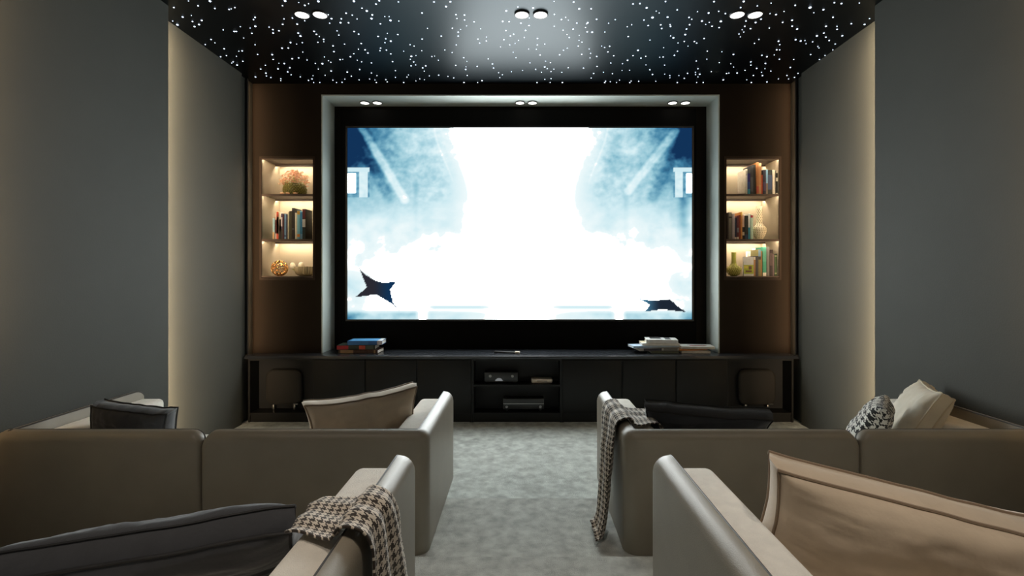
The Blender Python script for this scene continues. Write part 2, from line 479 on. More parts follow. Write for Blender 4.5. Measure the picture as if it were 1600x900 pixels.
YSP = YC + .10
def speaker(p0, p1, label):
    a, b = px(p0, 578, YSP), px(p1, 635, YSP)
    zb = ZF0 + .045
    t = thing('speaker', label, 'speaker', ((a.x + b.x) / 2, YSP + .05, ZF0), group='rounded speakers in the end cabinets')
    obj('body', rbox(bmesh.new(), a.x, b.x, YSP, YSP + .062, zb, a.z, .075, .02), M['grille'], t)
    for sx in (a.x + .07, b.x - .07):
        obj('foot', box(sx - .012, sx + .012, YSP + .01, YSP + .052, ZF0, zb + .002, .004), M['chrome'], t)
    obj('badge', box(b.x - .075, b.x - .03, YSP - .003, YSP + .012, zb + .008, zb + .014), M['chrome'], t)
speaker(414, 470, 'dark rounded square speaker in the left end cabinet')
speaker(1155, 1213, 'dark rounded square speaker in the right end cabinet')

# devices in the media bay
zs = px(0, 603, YC).z + .01
def device(p0, p1, z0, h, y, name, label, cat):
    x0, x1 = px(p0, 0, y).x, px(p1, 0, y).x
    t = thing(name, label, cat, ((x0 + x1) / 2, y + .06, z0))
    return t, x0, x1
y = YC + .06
t, x0, x1 = device(757, 809, zs, .10, y, 'amplifier', 'black amplifier with round knobs on the shelf of the media bay', 'amplifier')
obj('body', box(x0, x1, y, y + .12, zs + .012, zs + .105, .004), M['device'], t)
for sx in (x0 + .03, x1 - .03): obj('foot', box(sx - .012, sx + .012, y + .02, y + .10, zs, zs + .0125), M['trim'], t)
for sx in (x0 + .055, x1 - .05):
    b_ = lathe(bmesh.new(), ((0, 0), (.014, 0), (.012, .012), (0, .012)), n=20)
    bmesh.ops.rotate(b_, verts=b_.verts, cent=(0, 0, 0), matrix=Matrix.Rotation(R(90), 3, 'X')); bmesh.ops.translate(b_, verts=b_.verts, vec=(sx, y, zs + .07))
    obj('knob', b_, M['chrome'], t)
# the little white jagged glow on its front display
pts = [(-.042, 0), (-.040, .012), (-.026, .017), (-.020, .027), (-.012, .022), (-.004, .029), (.004, .022), (.012, .028), (.018, .021), (.027, .019), (.031, .008), (.040, .002), (.04, 0)]
b_ = bmesh.new(); xc = px(780, 0, y).x
f = b_.faces.new([b_.verts.new((xc + p[0] * .9, y - .0025, zs + .024 + p[1])) for p in pts])
r_ = bmesh.ops.extrude_face_region(b_, geom=[f]); bmesh.ops.translate(b_, verts=[v for v in r_['geom'] if isinstance(v, bmesh.types.BMVert)], vec=(0, .0025, 0))
bmesh.ops.recalc_face_normals(b_, faces=b_.faces)
obj('display', b_, emit('display_glow', (210, 214, 214), .28), t)['label'] = 'small jagged white display'
t, x0, x1 = device(830, 863.5, zs, .05, y, 'media_player', 'flat cream rounded media player on the shelf of the media bay', 'media player')
obj('body', box(x0, x1, y, y + .14, zs, zs + .042, .018, 5), M['white'], t)
obj('slot', box(x0 + .055, x1 - .055, y - .001, y + .006, zs + .021, zs + .026), M['device'], t)
t, x0, x1 = device(786, 850, ZF0, .13, y, 'disc_receiver', 'dark receiver with thin bright line on the bottom of the media bay', 'receiver')
obj('body', box(x0, x1, y, y + .12, ZF0 + .018, ZF0 + .118, .004), M['device'], t)
obj('front_line', box(x0 + .002, x1 - .002, y - .003, y + .002, ZF0 + .068, ZF0 + .073), M['chrome'], t)
for sx in (x0 + .035, x1 - .035):
    b_ = lathe(bmesh.new(), ((0, 0), (.013, 0), (.011, .012), (0, .012)), n=20)
    bmesh.ops.rotate(b_, verts=b_.verts, cent=(0, 0, 0), matrix=Matrix.Rotation(R(90), 3, 'X')); bmesh.ops.translate(b_, verts=b_.verts, vec=(sx, y, ZF0 + .042))
    obj('knob', b_, M['chrome'], t)
    obj('foot', box(sx - .012, sx + .012, y + .02, y + .10, ZF0, ZF0 + .0185), M['trim'], t)

# remote control on the worktop
a = px(775, 545.5, YC + .23); b = px(809, 549.5, YC + .12)
t = thing('remote_control', 'dark remote control lying at the middle of the worktop', 'remote control', ((a.x + b.x) / 2, YC + .16, ZT), (0, 0, R(-14)))
obj('body', box(-.125, .075, -.022, .022, 0, .016, .005), M['device'], t, local=True)
obj('keypad', box(.085, .128, -.02, .02, .001, .02, .003), M['white'], t, local=True)
obj('bridge', box(.07, .09, -.015, .015, .002, .012), M['device'], t, local=True)

# ------------------------------------------------------------------ books
_mc = {}
def colm(c):
    if c not in _mc: _mc[c] = mat('book_cloth', c, .6, nscale=40, namt=.08)
    return _mc[c]
def book(x, y, z, th, h, dp, col, label, group, bands=(), rot=(0, 0, 0)):
    """upright book, spine to the front; bands = ((z0,z1,colour) as fractions of the height)"""
    t = thing('book', label, 'book', (x, y, z), rot, group)
    c = min(.004, th * .14)
    bm = bmesh.new()
    bx(bm, -th / 2, -th / 2 + c, .003, dp, 0, h, .0008); bx(bm, th / 2 - c, th / 2, .003, dp, 0, h, .0008)
    bx(bm, -th / 2, th / 2, 0, c + .001, 0, h, .0012)
    obj('cover', bm, colm(col), t, local=True)
    obj('pages', box(-th / 2 + c, th / 2 - c, c + .001, dp - .006, .004, h - .005), M['page'], t, local=True)
    for (b0, b1, bc) in bands:
        obj('spine_label', box(-th / 2 + .0006, th / 2 - .0006, -.0008, .002, b0 * h, b1 * h), colm(bc), t, local=True)
    return t
def flat_book(x, y, z, wd, dp, th, col, label, group, yaw=0, bands=(), cover=None):
    """book lying flat, spine to the front"""
    t = thing('book', label, 'book', (x, y, z), (0, 0, R(yaw)), group)
    c = .004
    bm = bmesh.new()
    bx(bm, -wd / 2, wd / 2, -dp / 2, dp / 2, 0, c, .001); bx(bm, -wd / 2, wd / 2, -dp / 2, dp / 2, th - c, th, .001)
    bx(bm, -wd / 2, wd / 2, -dp / 2, -dp / 2 + c, 0, th, .001)
    obj('cover', bm, colm(col), t, local=True)
    obj('pages', box(-wd / 2 + .005, wd / 2 - .004, -dp / 2 + c, dp / 2 - .005, c, th - c), M['page'], t, local=True)
    for (b0, b1, bc) in bands:
        obj('spine_label', box(-wd / 2 + b0 * wd, -wd / 2 + b1 * wd, -dp / 2 - .001, -dp / 2 + .002, .002, th - .002), colm(bc), t, local=True)
    if cover:
        for (u0, u1, v0, v1, cc) in cover:
            obj('cover_print', box(-wd / 2 + u0 * wd, -wd / 2 + u1 * wd, -dp / 2 + v0 * dp, -dp / 2 + v1 * dp, th - .001, th + .001), colm(cc), t, local=True)
    return t
# left stack on the worktop
y = YC + .23
def X(p, yy): return px(p, 0, yy).x
G = 'books stacked on the left of the worktop'
flat_book(X(565, y), y, ZT, .385, .19, .034, (74, 50, 40), 'brown spined book at the bottom of the left worktop stack', G, -2, ((.05, .38, (160, 130, 96)), (.9, .94, (170, 140, 100))))
flat_book(X(560, y), y + .01, ZT + .0355, .365, .19, .042, (52, 62, 52), 'red and green spined book in the middle of the left worktop stack', G, 3, ((0, .3, (176, 40, 50)), (.58, .74, (200, 84, 60)), (.76, .95, (70, 84, 74))))
flat_book(X(573, y), y + .015, ZT + .079, .335, .185, .040, (40, 92, 150), 'blue covered book on top of the left worktop stack', G, 3, ((.02, .6, (52, 110, 168)), (.85, .99, (196, 186, 186))), ((.05, .85, .06, .94, (90, 165, 220)), (.86, .99, .04, .96, (225, 228, 230))))
G = 'books stacked on the right of the worktop'
y = YC + .22
flat_book(X(1035, y), y, ZT, .27, .17, .022, (90, 96, 84), 'thin grey green book at the bottom of the tall right worktop stack', G, 2)
flat_book(X(1026, y), y + .01, ZT + .024, .40, .17, .026, (190, 188, 186), 'pale book with dark spine block, second in the tall right worktop stack', G, 6, ((.1, .55, (44, 46, 62)), (.6, .95, (120, 120, 120))), ((0, .3, 0, 1, (206, 210, 222)),))
flat_book(X(1021, y), y + .012, ZT + .052, .47, .15, .020, (172, 192, 210), 'pale blue book sticking out left of the tall right worktop stack', G, 9, ((.0, .2, (150, 180, 206)),))
flat_book(X(1030, y), y + .01, ZT + .074, .36, .17, .022, (232, 230, 224), 'white book with cream cover in the tall right worktop stack', G, -3, (), ((0, .4, .3, 1, (226, 214, 180)),))
flat_book(X(1033, y), y + .01, ZT + .098, .30, .18, .034, (222, 222, 220), 'white book with black streaks on top of the tall right worktop stack', G, -8, ((.1, .95, (205, 206, 206)),), ((.15, .5, .35, .9, (40, 40, 42)), (.62, .8, .2, .95, (90, 90, 92))))
flat_book(X(1083, y) + .005, y, ZT, .275, .16, .022, (214, 212, 206), 'white book at the bottom of the low right worktop stack', G, -3)
flat_book(X(1079, y), y + .01, ZT + .0235, .29, .13, .016, (196, 128, 66), 'orange covered booklet in the middle of the low right worktop stack', G, 10)
flat_book(X(1087, y) + .005, y + .01, ZT + .041, .315, .165, .024, (218, 218, 214), 'white book with dark red print on top of the low right worktop stack', G, -6, ((.05, .98, (196, 198, 194)),), ((.3, .78, .3, .5, (150, 50, 60)), (.25, .85, .55, .62, (70, 70, 74))))

# ------------------------------------------------------------------ display niches and what stands in them
YNB = 6.05 * K
def niche(x0, x1, side):
    t = thing('display_niche', f'lit three tier display shelf recessed in the wall {side} of the screen', 'shelf', ((x0 + x1) / 2, YW + .1, SZ0), group='lit display shelves')
    bm = bmesh.new()
    e = .004
    bx(bm, x0 + .0005, x0 + e, YW, YNB, SZ0, SZ1); bx(bm, x1 - e, x1 - .0005, YW, YNB, SZ0, SZ1); bx(bm, x0 + e, x1 - e, YNB - .006, YNB, SZ0, SZ1)
    obj('lining', bm, M['niche'], t)
    bm = bmesh.new(); q = .016
    bx(bm, x0 - q, x1 + q, YW - .004, YW + .008, SZ1 - .004, SZ1 + q); bx(bm, x0 - q, x1 + q, YW - .004, YW + .008, SZ0 - q, SZ0 + .004)
    bx(bm, x0 - q, x0 + .006, YW - .004, YW + .008, SZ0 + .004, SZ1 - .004); bx(bm, x1 - .006, x1 + q, YW - .004, YW + .008, SZ0 + .004, SZ1 - .004)
    obj('frame', bm, M['niche_frame'], t)
    tops = []
    for i, z in enumerate((SZ1, px(0, 303, YW).z, px(0, 373.5, YW).z, SZ0 + .022)):
        th = .012
        z0, z1 = (z - .006, z - .001) if i == 0 else (z - th, z)
        obj('shelf_board', box(x0 + e, x1 - e, YW, YNB - .006, z0, z1), M['shelf'], t)
        tops.append(z1)
        if i < 3:
            for (yq, wq) in ((YNB - .085, .016), (YW + .014, .009)):
                obj('light_lip', box(x0 + e, x1 - e, yq - .014, yq - .006, z0 - (.010 if wq < .01 else .018), z0), M['shelf'], t)
                obj('led_strip', box(x0 + .012, x1 - .012, yq, yq + wq, z0 - .005, z0), M['shelf_strip'], t)
    return tops
TL = niche(SL[0], SL[1], 'left'); TR = niche(SR[0], SR[1], 'right')

def shelf_books(rows, ox, sc, oy, base_px, z, dy, group):
    yb = YW + dy
    for (c0, c1, ct, col, label, bands) in rows:
        a, b = ox + c0 / sc, ox + c1 / sc
        x0, x1 = px(a, 0, yb).x, px(b, 0, yb).x
        h = (base_px - (oy + ct / sc)) * yb / F
        dp = .15 + .035 * ((c0 * 7) % 5) / 5
        book((x0 + x1) / 2, yb + .004 * ((c0 * 3) % 4), z, (x1 - x0) * .97, h, dp, col, label, group, bands)
LM = [
 (312, 349, 415, (150, 190, 205), 'pale blue and tan book first from left on the left middle shelf', ((0, .34, (190, 160, 120)),)),
 (349, 384, 325, (96, 22, 22), 'dark red book with cream ends second from left on the left middle shelf', ((.76, 1, (226, 196, 180)), (0, .24, (226, 200, 190)))),
 (384, 425, 285, (226, 206, 176), 'cream and orange red book third from left on the left middle shelf', ((.0, .98, (206, 76, 50)), (.2, .8, (224, 140, 104)))),
 (425, 468, 300, (230, 224, 210), 'white topped black book fourth from left on the left middle shelf', ((0, .74, (30, 28, 28)), (.3, .5, (110, 108, 100)))),
 (468, 496, 330, (70, 54, 84), 'plum book with white block fifth from left on the left middle shelf', ((.5, .86, (206, 196, 204)), (0, .4, (50, 44, 36)))),
 (496, 522, 335, (66, 30, 40), 'maroon book left of the light blue one on the left middle shelf', ()),
 (522, 558, 330, (112, 150, 186), 'light blue book in the left half of the left middle shelf', ((.1, .16, (60, 80, 120)),)),
 (558, 586, 335, (36, 40, 62), 'navy book at the centre of the left middle shelf', ()),
 (586, 613, 292, (176, 172, 150), 'grey cream book right of the navy one on the left middle shelf', ()),
 (613, 661, 275, (34, 32, 28), 'black book with olive stripe on the left middle shelf', ((.02, .98, (62, 60, 40)),)),
 (661, 706, 218, (24, 20, 18), 'tallest black book on the left middle shelf', ((.3, .36, (60, 62, 70)),)),
 (722, 767, 310, (206, 204, 188), 'off white book right of the tallest one on the left middle shelf', ()),
 (767, 822, 270, (120, 186, 208), 'sky blue book with yellow top and orange foot on the left middle shelf', ((.86, .99, (200, 160, 70)), (.08, .18, (206, 130, 50)))),
 (822, 866, 300, (56, 132, 176), 'strong blue book near the right of the left middle shelf', ((.0, .2, (110, 160, 200)),)),
 (868, 928, 240, (22, 24, 24), 'large black book with red top at the right end of the left middle shelf', ((.68, .98, (96, 24, 28)), (.4, .66, (200, 200, 196)), (.02, .36, (18, 40, 36)))),
]
shelf_books(LM, 400, 12, 305, 372.3, TL[2], .026, 'books on the left middle shelf')
RT = [
 (482, 520, 285, (226, 220, 206), 'wide white book at the left end of the right top shelf', ((.75, .95, (180, 178, 166)),)),
 (520, 568, 375, (24, 60, 130), 'short blue book with turquoise foot on the right top shelf', ((0, .25, (40, 140, 160)), (.6, 1, (36, 20, 110)))),
 (578, 637, 212, (42, 46, 52), 'slate grey tall book on the right top shelf', ((.1, .6, (64, 70, 78)),)),
 (637, 692, 192, (18, 22, 20), 'black tall book left of the brown one on the right top shelf', ()),
 (692, 742, 150, (152, 98, 50), 'tallest brown book on the right top shelf', ((.05, .25, (150, 60, 40)),)),
 (742, 800, 165, (176, 134, 90), 'tan tall book right of the brown one on the right top shelf', ((.3, .9, (168, 124, 80)),)),
 (802, 828, 400, (176, 72, 36), 'thin rust book near the middle of the right top shelf', ()),
 (828, 887, 300, (26, 28, 48), 'dark navy book left of the light blue one on the right top shelf', ((.15, .5, (60, 44, 80)),)),
 (887, 930, 296, (120, 168, 204), 'light blue book on the right top shelf', ((0, .45, (110, 100, 92)),)),
 (930, 1020, 302, (32, 44, 48), 'thick dark green book on the right top shelf', ((.2, .8, (52, 74, 110)),)),
 (1026, 1082, 300, (228, 220, 204), 'white book near the right end of the right top shelf', ()),
 (1084, 1136, 318, (20, 20, 18), 'black book with white patches on the right top shelf', ((.9, 1, (220, 214, 200)), (.55, .7, (220, 214, 200)), (0, .06, (220, 214, 200)))),
 (1138, 1178, 340, (24, 26, 22), 'black book at the right end of the right top shelf', ()),
]
shelf_books(RT, 1128, 12.86, 240, 301.8, TR[1], .026, 'books on the right top shelf')
RM = [
 (104, 130, 300, (48, 34, 30), 'thin dark brown book at the left end of the right middle shelf', ()),
 (131, 191, 295, (112, 108, 96), 'olive grey book second from left on the right middle shelf', ((.78, .84, (40, 36, 32)),)),
 (192, 241, 325, (150, 138, 140), 'lilac grey book third from left on the right middle shelf', ()),
 (242, 282, 400, (34, 36, 62), 'navy short book on the right middle shelf', ((0, .1, (206, 196, 186)),)),
 (283, 322, 370, (92, 36, 46), 'maroon book right of the navy one on the right middle shelf', ((0, .1, (216, 206, 190)), (.3, .5, (110, 110, 120)))),
 (323, 352, 345, (140, 54, 34), 'brick red book on the right middle shelf', ()),
 (352, 385, 292, (196, 130, 60), 'tallest amber book on the right middle shelf', ((.86, .98, (220, 180, 80)),)),
 (386, 431, 345, (210, 180, 160), 'pink topped book with black patches on the right middle shelf', ((.3, .5, (24, 22, 20)), (0, .16, (26, 22, 20)), (.16, .3, (206, 196, 170)))),
 (432, 496, 358, (22, 26, 20), 'thick black and green book on the right middle shelf', ((0, .2, (22, 50, 84)),)),
 (497, 541, 318, (214, 220, 220), 'white book with blue foot on the right middle shelf', ((0, .46, (34, 136, 166)),)),
 (542, 592, 340, (176, 206, 190), 'mint book with red square beside the ivory vase', ((.88, .98, (160, 40, 60)),)),
]
shelf_books(RM, 1128, 12, 305, 371.8, TR[2], .026, 'books on the right middle shelf')
RB = [
 (692, 728, 400, (176, 130, 84), 'thin tan book right of the picture book', ((.85, 1, (226, 220, 206)),)),
 (728, 790, 380, (66, 64, 66), 'slate book on the right bottom shelf', ()),
 (791, 848, 240, (132, 126, 80), 'olive book with blue top on the right bottom shelf', ((.74, .98, (120, 160, 190)), (.62, .74, (56, 60, 56)))),
 (849, 886, 270, (160, 120, 70), 'tan book left of the teal one on the right bottom shelf', ()),
 (890, 972, 185, (66, 156, 130), 'teal book with white foot on the right bottom shelf', ((0, .12, (226, 222, 212)), (.5, .9, (90, 170, 145)))),
 (975, 1035, 185, (112, 110, 106), 'grey tall book right of the teal one on the right bottom shelf', ()),
 (1042, 1112, 245, (36, 24, 26), 'dark maroon book on the right bottom shelf', ((.4, .88, (74, 60, 60)),)),
 (1113, 1148, 340, (120, 100, 104), 'mauve thin book on the right bottom shelf', ()),
 (1150, 1196, 350, (76, 96, 60), 'moss green book on the right bottom shelf', ((.1, .16, (170, 170, 130)), (.9, .96, (170, 170, 130)))),
 (1198, 1238, 330, (24, 28, 24), 'black book at the right end of the right bottom shelf', ()),
]
shelf_books(RB, 1128, 13.85, 375, 434, TR[3], .026, 'books on the right bottom shelf')
# white books standing behind the picture book
for c0, c1, ct, lab in ((556, 680, 245, 'wide white book standing behind the picture book'), (690, 770, 185, 'tall white book standing behind the slate book')):
    yb = YW + .285
    x0, x1 = px(1128 + c0 / 13.85, 0, yb).x, px(1128 + c1 / 13.85, 0, yb).x
    book((x0 + x1) / 2, yb, TR[3], x1 - x0, EYE - (375 + ct / 13.85 - VY) * yb / F - TR[3], .04, (238, 234, 226), lab, 'books on the right bottom shelf')
# picture book facing out
yb = YW + .03
x0, x1 = px(1128 + 470 / 13.85, 0, yb).x, px(1128 + 688 / 13.85, 0, yb).x
hh = (434 - (375 + 400 / 13.85)) * yb / F
t = thing('picture_book', 'picture book facing out with grey sky and yellow green field cover', 'book', ((x0 + x1) / 2, yb, TR[3]), group=None)
wd = x1 - x0
obj('cover', box(-wd / 2, wd / 2, 0, .004, 0, hh), colm((214, 216, 214)), t, local=True)
obj('pages', box(-wd / 2 + .003, wd / 2 - .002, .004, .018, .003, hh - .003), M['page'], t, local=True)
obj('back_cover', box(-wd / 2, wd / 2, .018, .021, 0, hh), colm((214, 216, 214)), t, local=True)
bm = bmesh.new(); bx(bm, -wd / 2 + .002, wd / 2 - .002, -.001, .001, .12 * hh, .58 * hh)
obj('cover_print', bm, colm((176, 186, 60)), t, local=True)
bm = bmesh.new(); bx(bm, -wd / 2 + .006, -.01, -.002, .001, .40 * hh, .54 * hh); obj('cover_print', bm, colm((216, 200, 90)), t, local=True)
bm = bmesh.new(); bx(bm, 0, wd / 2 - .02, -.002, .001, .34 * hh, .52 * hh); bx(bm, -.03, .03, -.002, .001, .20 * hh, .30 * hh); obj('cover_print', bm, colm((110, 84, 62)), t, local=True)

# --- objects on the shelves
def at(pxx, dy): return px(pxx, 0, YW + dy).x
# round green planter with peach blossom
dy = .16; s = (YW + dy) / F
xc = at(461, dy); z0 = TL[1]
t = thing('flower_pot', 'round green textured pot of peach blossom on the left top shelf', 'potted flowers', (xc, YW + dy, z0))
prof = [(0, 0), (.075, 0), (.094, .02), (.107, .05), (.108, .075), (.1, .1), (.083, .122), (.06, .132), (.055, .128), (.05, .118), (0, .11)]
obj('pot', lathe(bmesh.new(), prof, n=40), M['green_glaze'], t, local=True)
bm = bmesh.new()
for i in range(8):
    ph = .12 + i * .155
    rr = .1085 * math.cos((i - 3.6) * .32) + .002; zz = .014 + i * .0145
    n_ = 26
    for k in range(n_):
        a = (k + .5 * (i % 2)) * 2 * PI / n_
        if math.sin(a) > .3: continue
        r0 = [p for p in prof if p[1] >= zz][:1]
        # radius of the profile at this height
        for (ra, za), (rb, zb) in zip(prof[1:], prof[2:]):
            if za <= zz <= zb: rr = ra + (rb - ra) * (zz - za) / (zb - za); break
        bmesh.ops.create_icosphere(bm, subdivisions=1, radius=.0085, matrix=Matrix.Translation((rr * math.cos(a), rr * math.sin(a), zz)))
obj('studs', bm, mat('olive_studs', (128, 122, 56), .35), t, local=True)
rnd = random.Random(3)
bm = bmesh.new(); bs = bmesh.new()
for i in range(230):
    a = rnd.uniform(0, 2 * PI); el = rnd.uniform(-.05, 1.45) ; rr = rnd.uniform(.10, .165)
    p = Vector((math.cos(a) * math.cos(el) * rr * 1.0, .6 * math.sin(a) * math.cos(el) * rr - .01, .115 + math.sin(el) * rr * .9))
    for k in range(4):
        b = k * PI / 2 + rnd.random()
        q = Vector((math.cos(b), math.sin(b) * .8, rnd.uniform(.1, .8))) * .011
        vs = [bm.verts.new(p), bm.verts.new(p + q + Vector((-q.y, q.x, 0)) * .5), bm.verts.new(p + q * 1.6 + Vector((0, 0, .003))), bm.verts.new(p + q + Vector((q.y, -q.x, 0)) * .5)]
        bm.faces.new(vs)
    if i % 4 == 0: tube(bs, [(p.x * .3, p.y * .3, .11), tuple(p)], .0014, 5)
pf = obj('blossom', bm, M['petal'], t, local=True); pf['kind'] = 'stuff'
so = pf.modifiers.new('thick', 'SOLIDIFY'); so.thickness = .0012
obj('stems', bs, M['stem'], t, local=True)
for pp, lab in ((441, 'fallen peach blossom farthest left of the green pot'), (449.5, 'fallen peach blossom in front of the green pot, second from left'), (461.5, 'pink fallen blossom in front of the green pot')):
    bm = bmesh.new(); c = (at(pp, .03), YW + .03, TL[1])
    bmesh.ops.create_icosphere(bm, subdivisions=2, radius=.009, matrix=Matrix.Translation((c[0], c[1], c[2] + .0085)))
    for k in range(6):
        a = k * PI / 3
        bmesh.ops.create_uvsphere(bm, u_segments=8, v_segments=6, radius=.009, matrix=Matrix.Translation((c[0] + .013 * math.cos(a), c[1] + .013 * math.sin(a), c[2] + .011)) @ Matrix.Diagonal((1.1, 1.1, .8, 1)))
    tag(obj('fallen_blossom', bm, M['petal']), lab, 'blossom', 'fallen blossoms on the left top shelf')
# wire ball
dy = .10; s = (YW + dy) / F
r = .079
c = Vector((at(437, dy), YW + dy, TL[3] + r * .985))
bm = bmesh.new()
rnd = random.Random(5)
for i in range(26):
    nrm = Vector((rnd.gauss(0, 1), rnd.gauss(0, 1), rnd.gauss(0, 1))).normalized(); u = nrm.orthogonal().normalized(); v = nrm.cross(u); off = rnd.uniform(-.35, .35)
    rr = r * math.sqrt(1 - off * off) * .97
    tube(bm, [c + nrm * off * r + (u * math.cos(k * PI / 14) + v * math.sin(k * PI / 14)) * rr for k in range(28)], .0026, 5, True)
tag(obj('wire_ball', bm, M['gold']), 'gold wire ball ornament on the left bottom shelf', 'ornament')
# ribbed bowl
dy = .14
c = (at(477.5, dy), YW + dy, TL[3])
bm = bmesh.new()
n = 48
prof = [(0, 0), (.05, 0), (.085, .02), (.098, .055), (.10, .094), (.094, .094), (.088, .05), (.06, .014), (0, .01)]
lathe(bm, prof, c, n=96)
for v in bm.verts:
    d = Vector((v.co.x - c[0], v.co.y - c[1], 0)); 
    if d.length > .04:
        a = math.atan2(d.y, d.x); f_ = 1 + .045 * math.cos(a * 24); v.co.x = c[0] + d.x * f_; v.co.y = c[1] + d.y * f_
tag(obj('ribbed_bowl', bm, M['bowl']), 'ribbed amber glass bowl on the left bottom shelf', 'bowl')
for pp, pz, lab, lean in ((457, 415.5, 'white tulip hanging over the left rim of the ribbed bowl', -1), (470.5, 415, 'white tulip standing above the middle of the ribbed bowl', 0)):
    dyy = .14
    hc = px(pp, pz, YW + dyy)
    t = thing('tulip', lab, 'flower', (hc.x, hc.y, hc.z - .03), group='tulips in the ribbed bowl')
    bm = bmesh.new()
    for k in range(5):
        a = k * 2 * PI / 5
        bmesh.ops.create_uvsphere(bm, u_segments=14, v_segments=10, radius=1, matrix=Matrix.Translation((.009 * math.cos(a), .009 * math.sin(a), .033)) @ Matrix.Rotation(a, 4, 'Z') @ Matrix.Rotation(R(-8), 4, 'Y') @ Matrix.Diagonal((.018, .021, .031, 1)))
    obj('flower_head', bm, M['tulip'], t, local=True)
    bm = bmesh.new()
    if lean: tube(bm, [(.002, 0, .012), (.012, 0, -.01), (.03, 0, -.014), (.06, .0, -.03)], .005, 8)
    else: tube(bm, [(0, 0, .012), (0, 0, -.01), (.004, 0, -.035)], .005, 8)
    obj('stem', bm, M['stem'], t, local=True)
# ivory lattice vase on the right middle shelf
def vase(pc, dy, z0, prof, m, mdot, label, dots, raised):
    x = at(pc, dy)
    t = thing('vase', label, 'vase', (x, YW + dy, z0))
    # smooth the profile
    obj('body', lathe(bmesh.new(), prof, n=44), m, t, local=True)
    bm = bmesh.new()
    for (zz, i) in dots:
        for (ra, za), (rb, zb) in zip(prof[1:], prof[2:]):
            if za <= zz <= zb and zb > za:
                rr = ra + (rb - ra) * (zz - za) / (zb - za); break
        n_ = max(8, int(2 * PI * rr / .021))
        n_ = n_ if not raised else max(10, int(2 * PI * rr / .018))
        for k in range(n_):
            a = (k + .5 * (i % 2)) * 2 * PI / n_
            if raised:
                bmesh.ops.create_icosphere(bm, subdivisions=1, radius=.0075, matrix=Matrix.Translation((rr * math.cos(a), rr * math.sin(a), zz)))
            else:
                bmesh.ops.create_icosphere(bm, subdivisions=1, radius=1, matrix=Matrix.Translation((rr * math.cos(a), rr * math.sin(a), zz)) @ Matrix.Rotation(a, 4, 'Z') @ Matrix.Diagonal((.0018, .0048, .0052, 1)))
    obj('studs' if raised else 'pierced_holes', bm, mdot, t, local=True)
def vprof(h, rb, rn, rbase):
    out = [(0, 0), (rbase, 0)]
    for k in range(1, 13):
        a = k / 13; z = h * .5 * a
        out.append((rbase + (rb - rbase) * math.sin(min(1, a / .62) * PI / 2) if a < .62 else rn + (rb - rn) * (.5 + .5 * math.cos((a - .62) / .38 * PI)), z))
    for k in range(6): out.append((rn * (1 - .08 * math.sin(k / 5 * PI)), h * (.5 + .5 * k / 5)))
    out += [(rn * .85, h), (rn * .8, h * .6), (0, h * .55)]
    return out
hv = (371.8 - 319.5) * (YW + .1) / F
vase(1186.5, .10, TR[2], vprof(hv, .067, .029, .03), M['vase_white'], M['vase_dot'], 'ivory pierced bottle vase on the right middle shelf', [(.02 + i * .0165, i) for i in range(int((hv - .03) / .0165))], False)
hv = (434 - 397) * (YW + .1) / F
vase(1146.5, .10, TR[3], vprof(hv, .069, .023, .03), M['lime_glaze'], mat('lime_studs', (176, 170, 90), .3), 'green studded bottle vase on the right bottom shelf', [(.018 + i * .0125, i) for i in range(9)], True)

# ------------------------------------------------------------------ sofas
def arc_pts(path, r, seg=8):
    """path of 3 xy points -> polyline with a rounded corner, densely sampled"""
    A, B, D_ = [Vector(p) for p in path]
    d1 = (A - B).normalized(); d2 = (D_ - B).normalized()
    p1 = B + d1 * r; p2 = B + d2 * r; cc = B + d1 * r + d2 * r
    out = []
    def line(a, b, e0, e1):
        L = (b - a).length; n = 10; ss = [0]
        fine = [.003, .008, .016, .028, .042, .06, .08, .1, .13]
        s = set([0.0, L])
        if e0: s |= set(fine)
        if e1: s |= set(L - q for q in fine)
        for k in range(1, 8): s.add(L * k / 8)
        return [a + (b - a) * (q / L) for q in sorted(s) if 0 <= q <= L]
    out += line(A, p1, True, False)
    for k in range(1, seg):
        a = k / seg * PI / 2
        out.append(cc - d2 * r * math.cos(a) - d1 * r * math.sin(a))
    out += line(p2, D_, False, True)
    return out
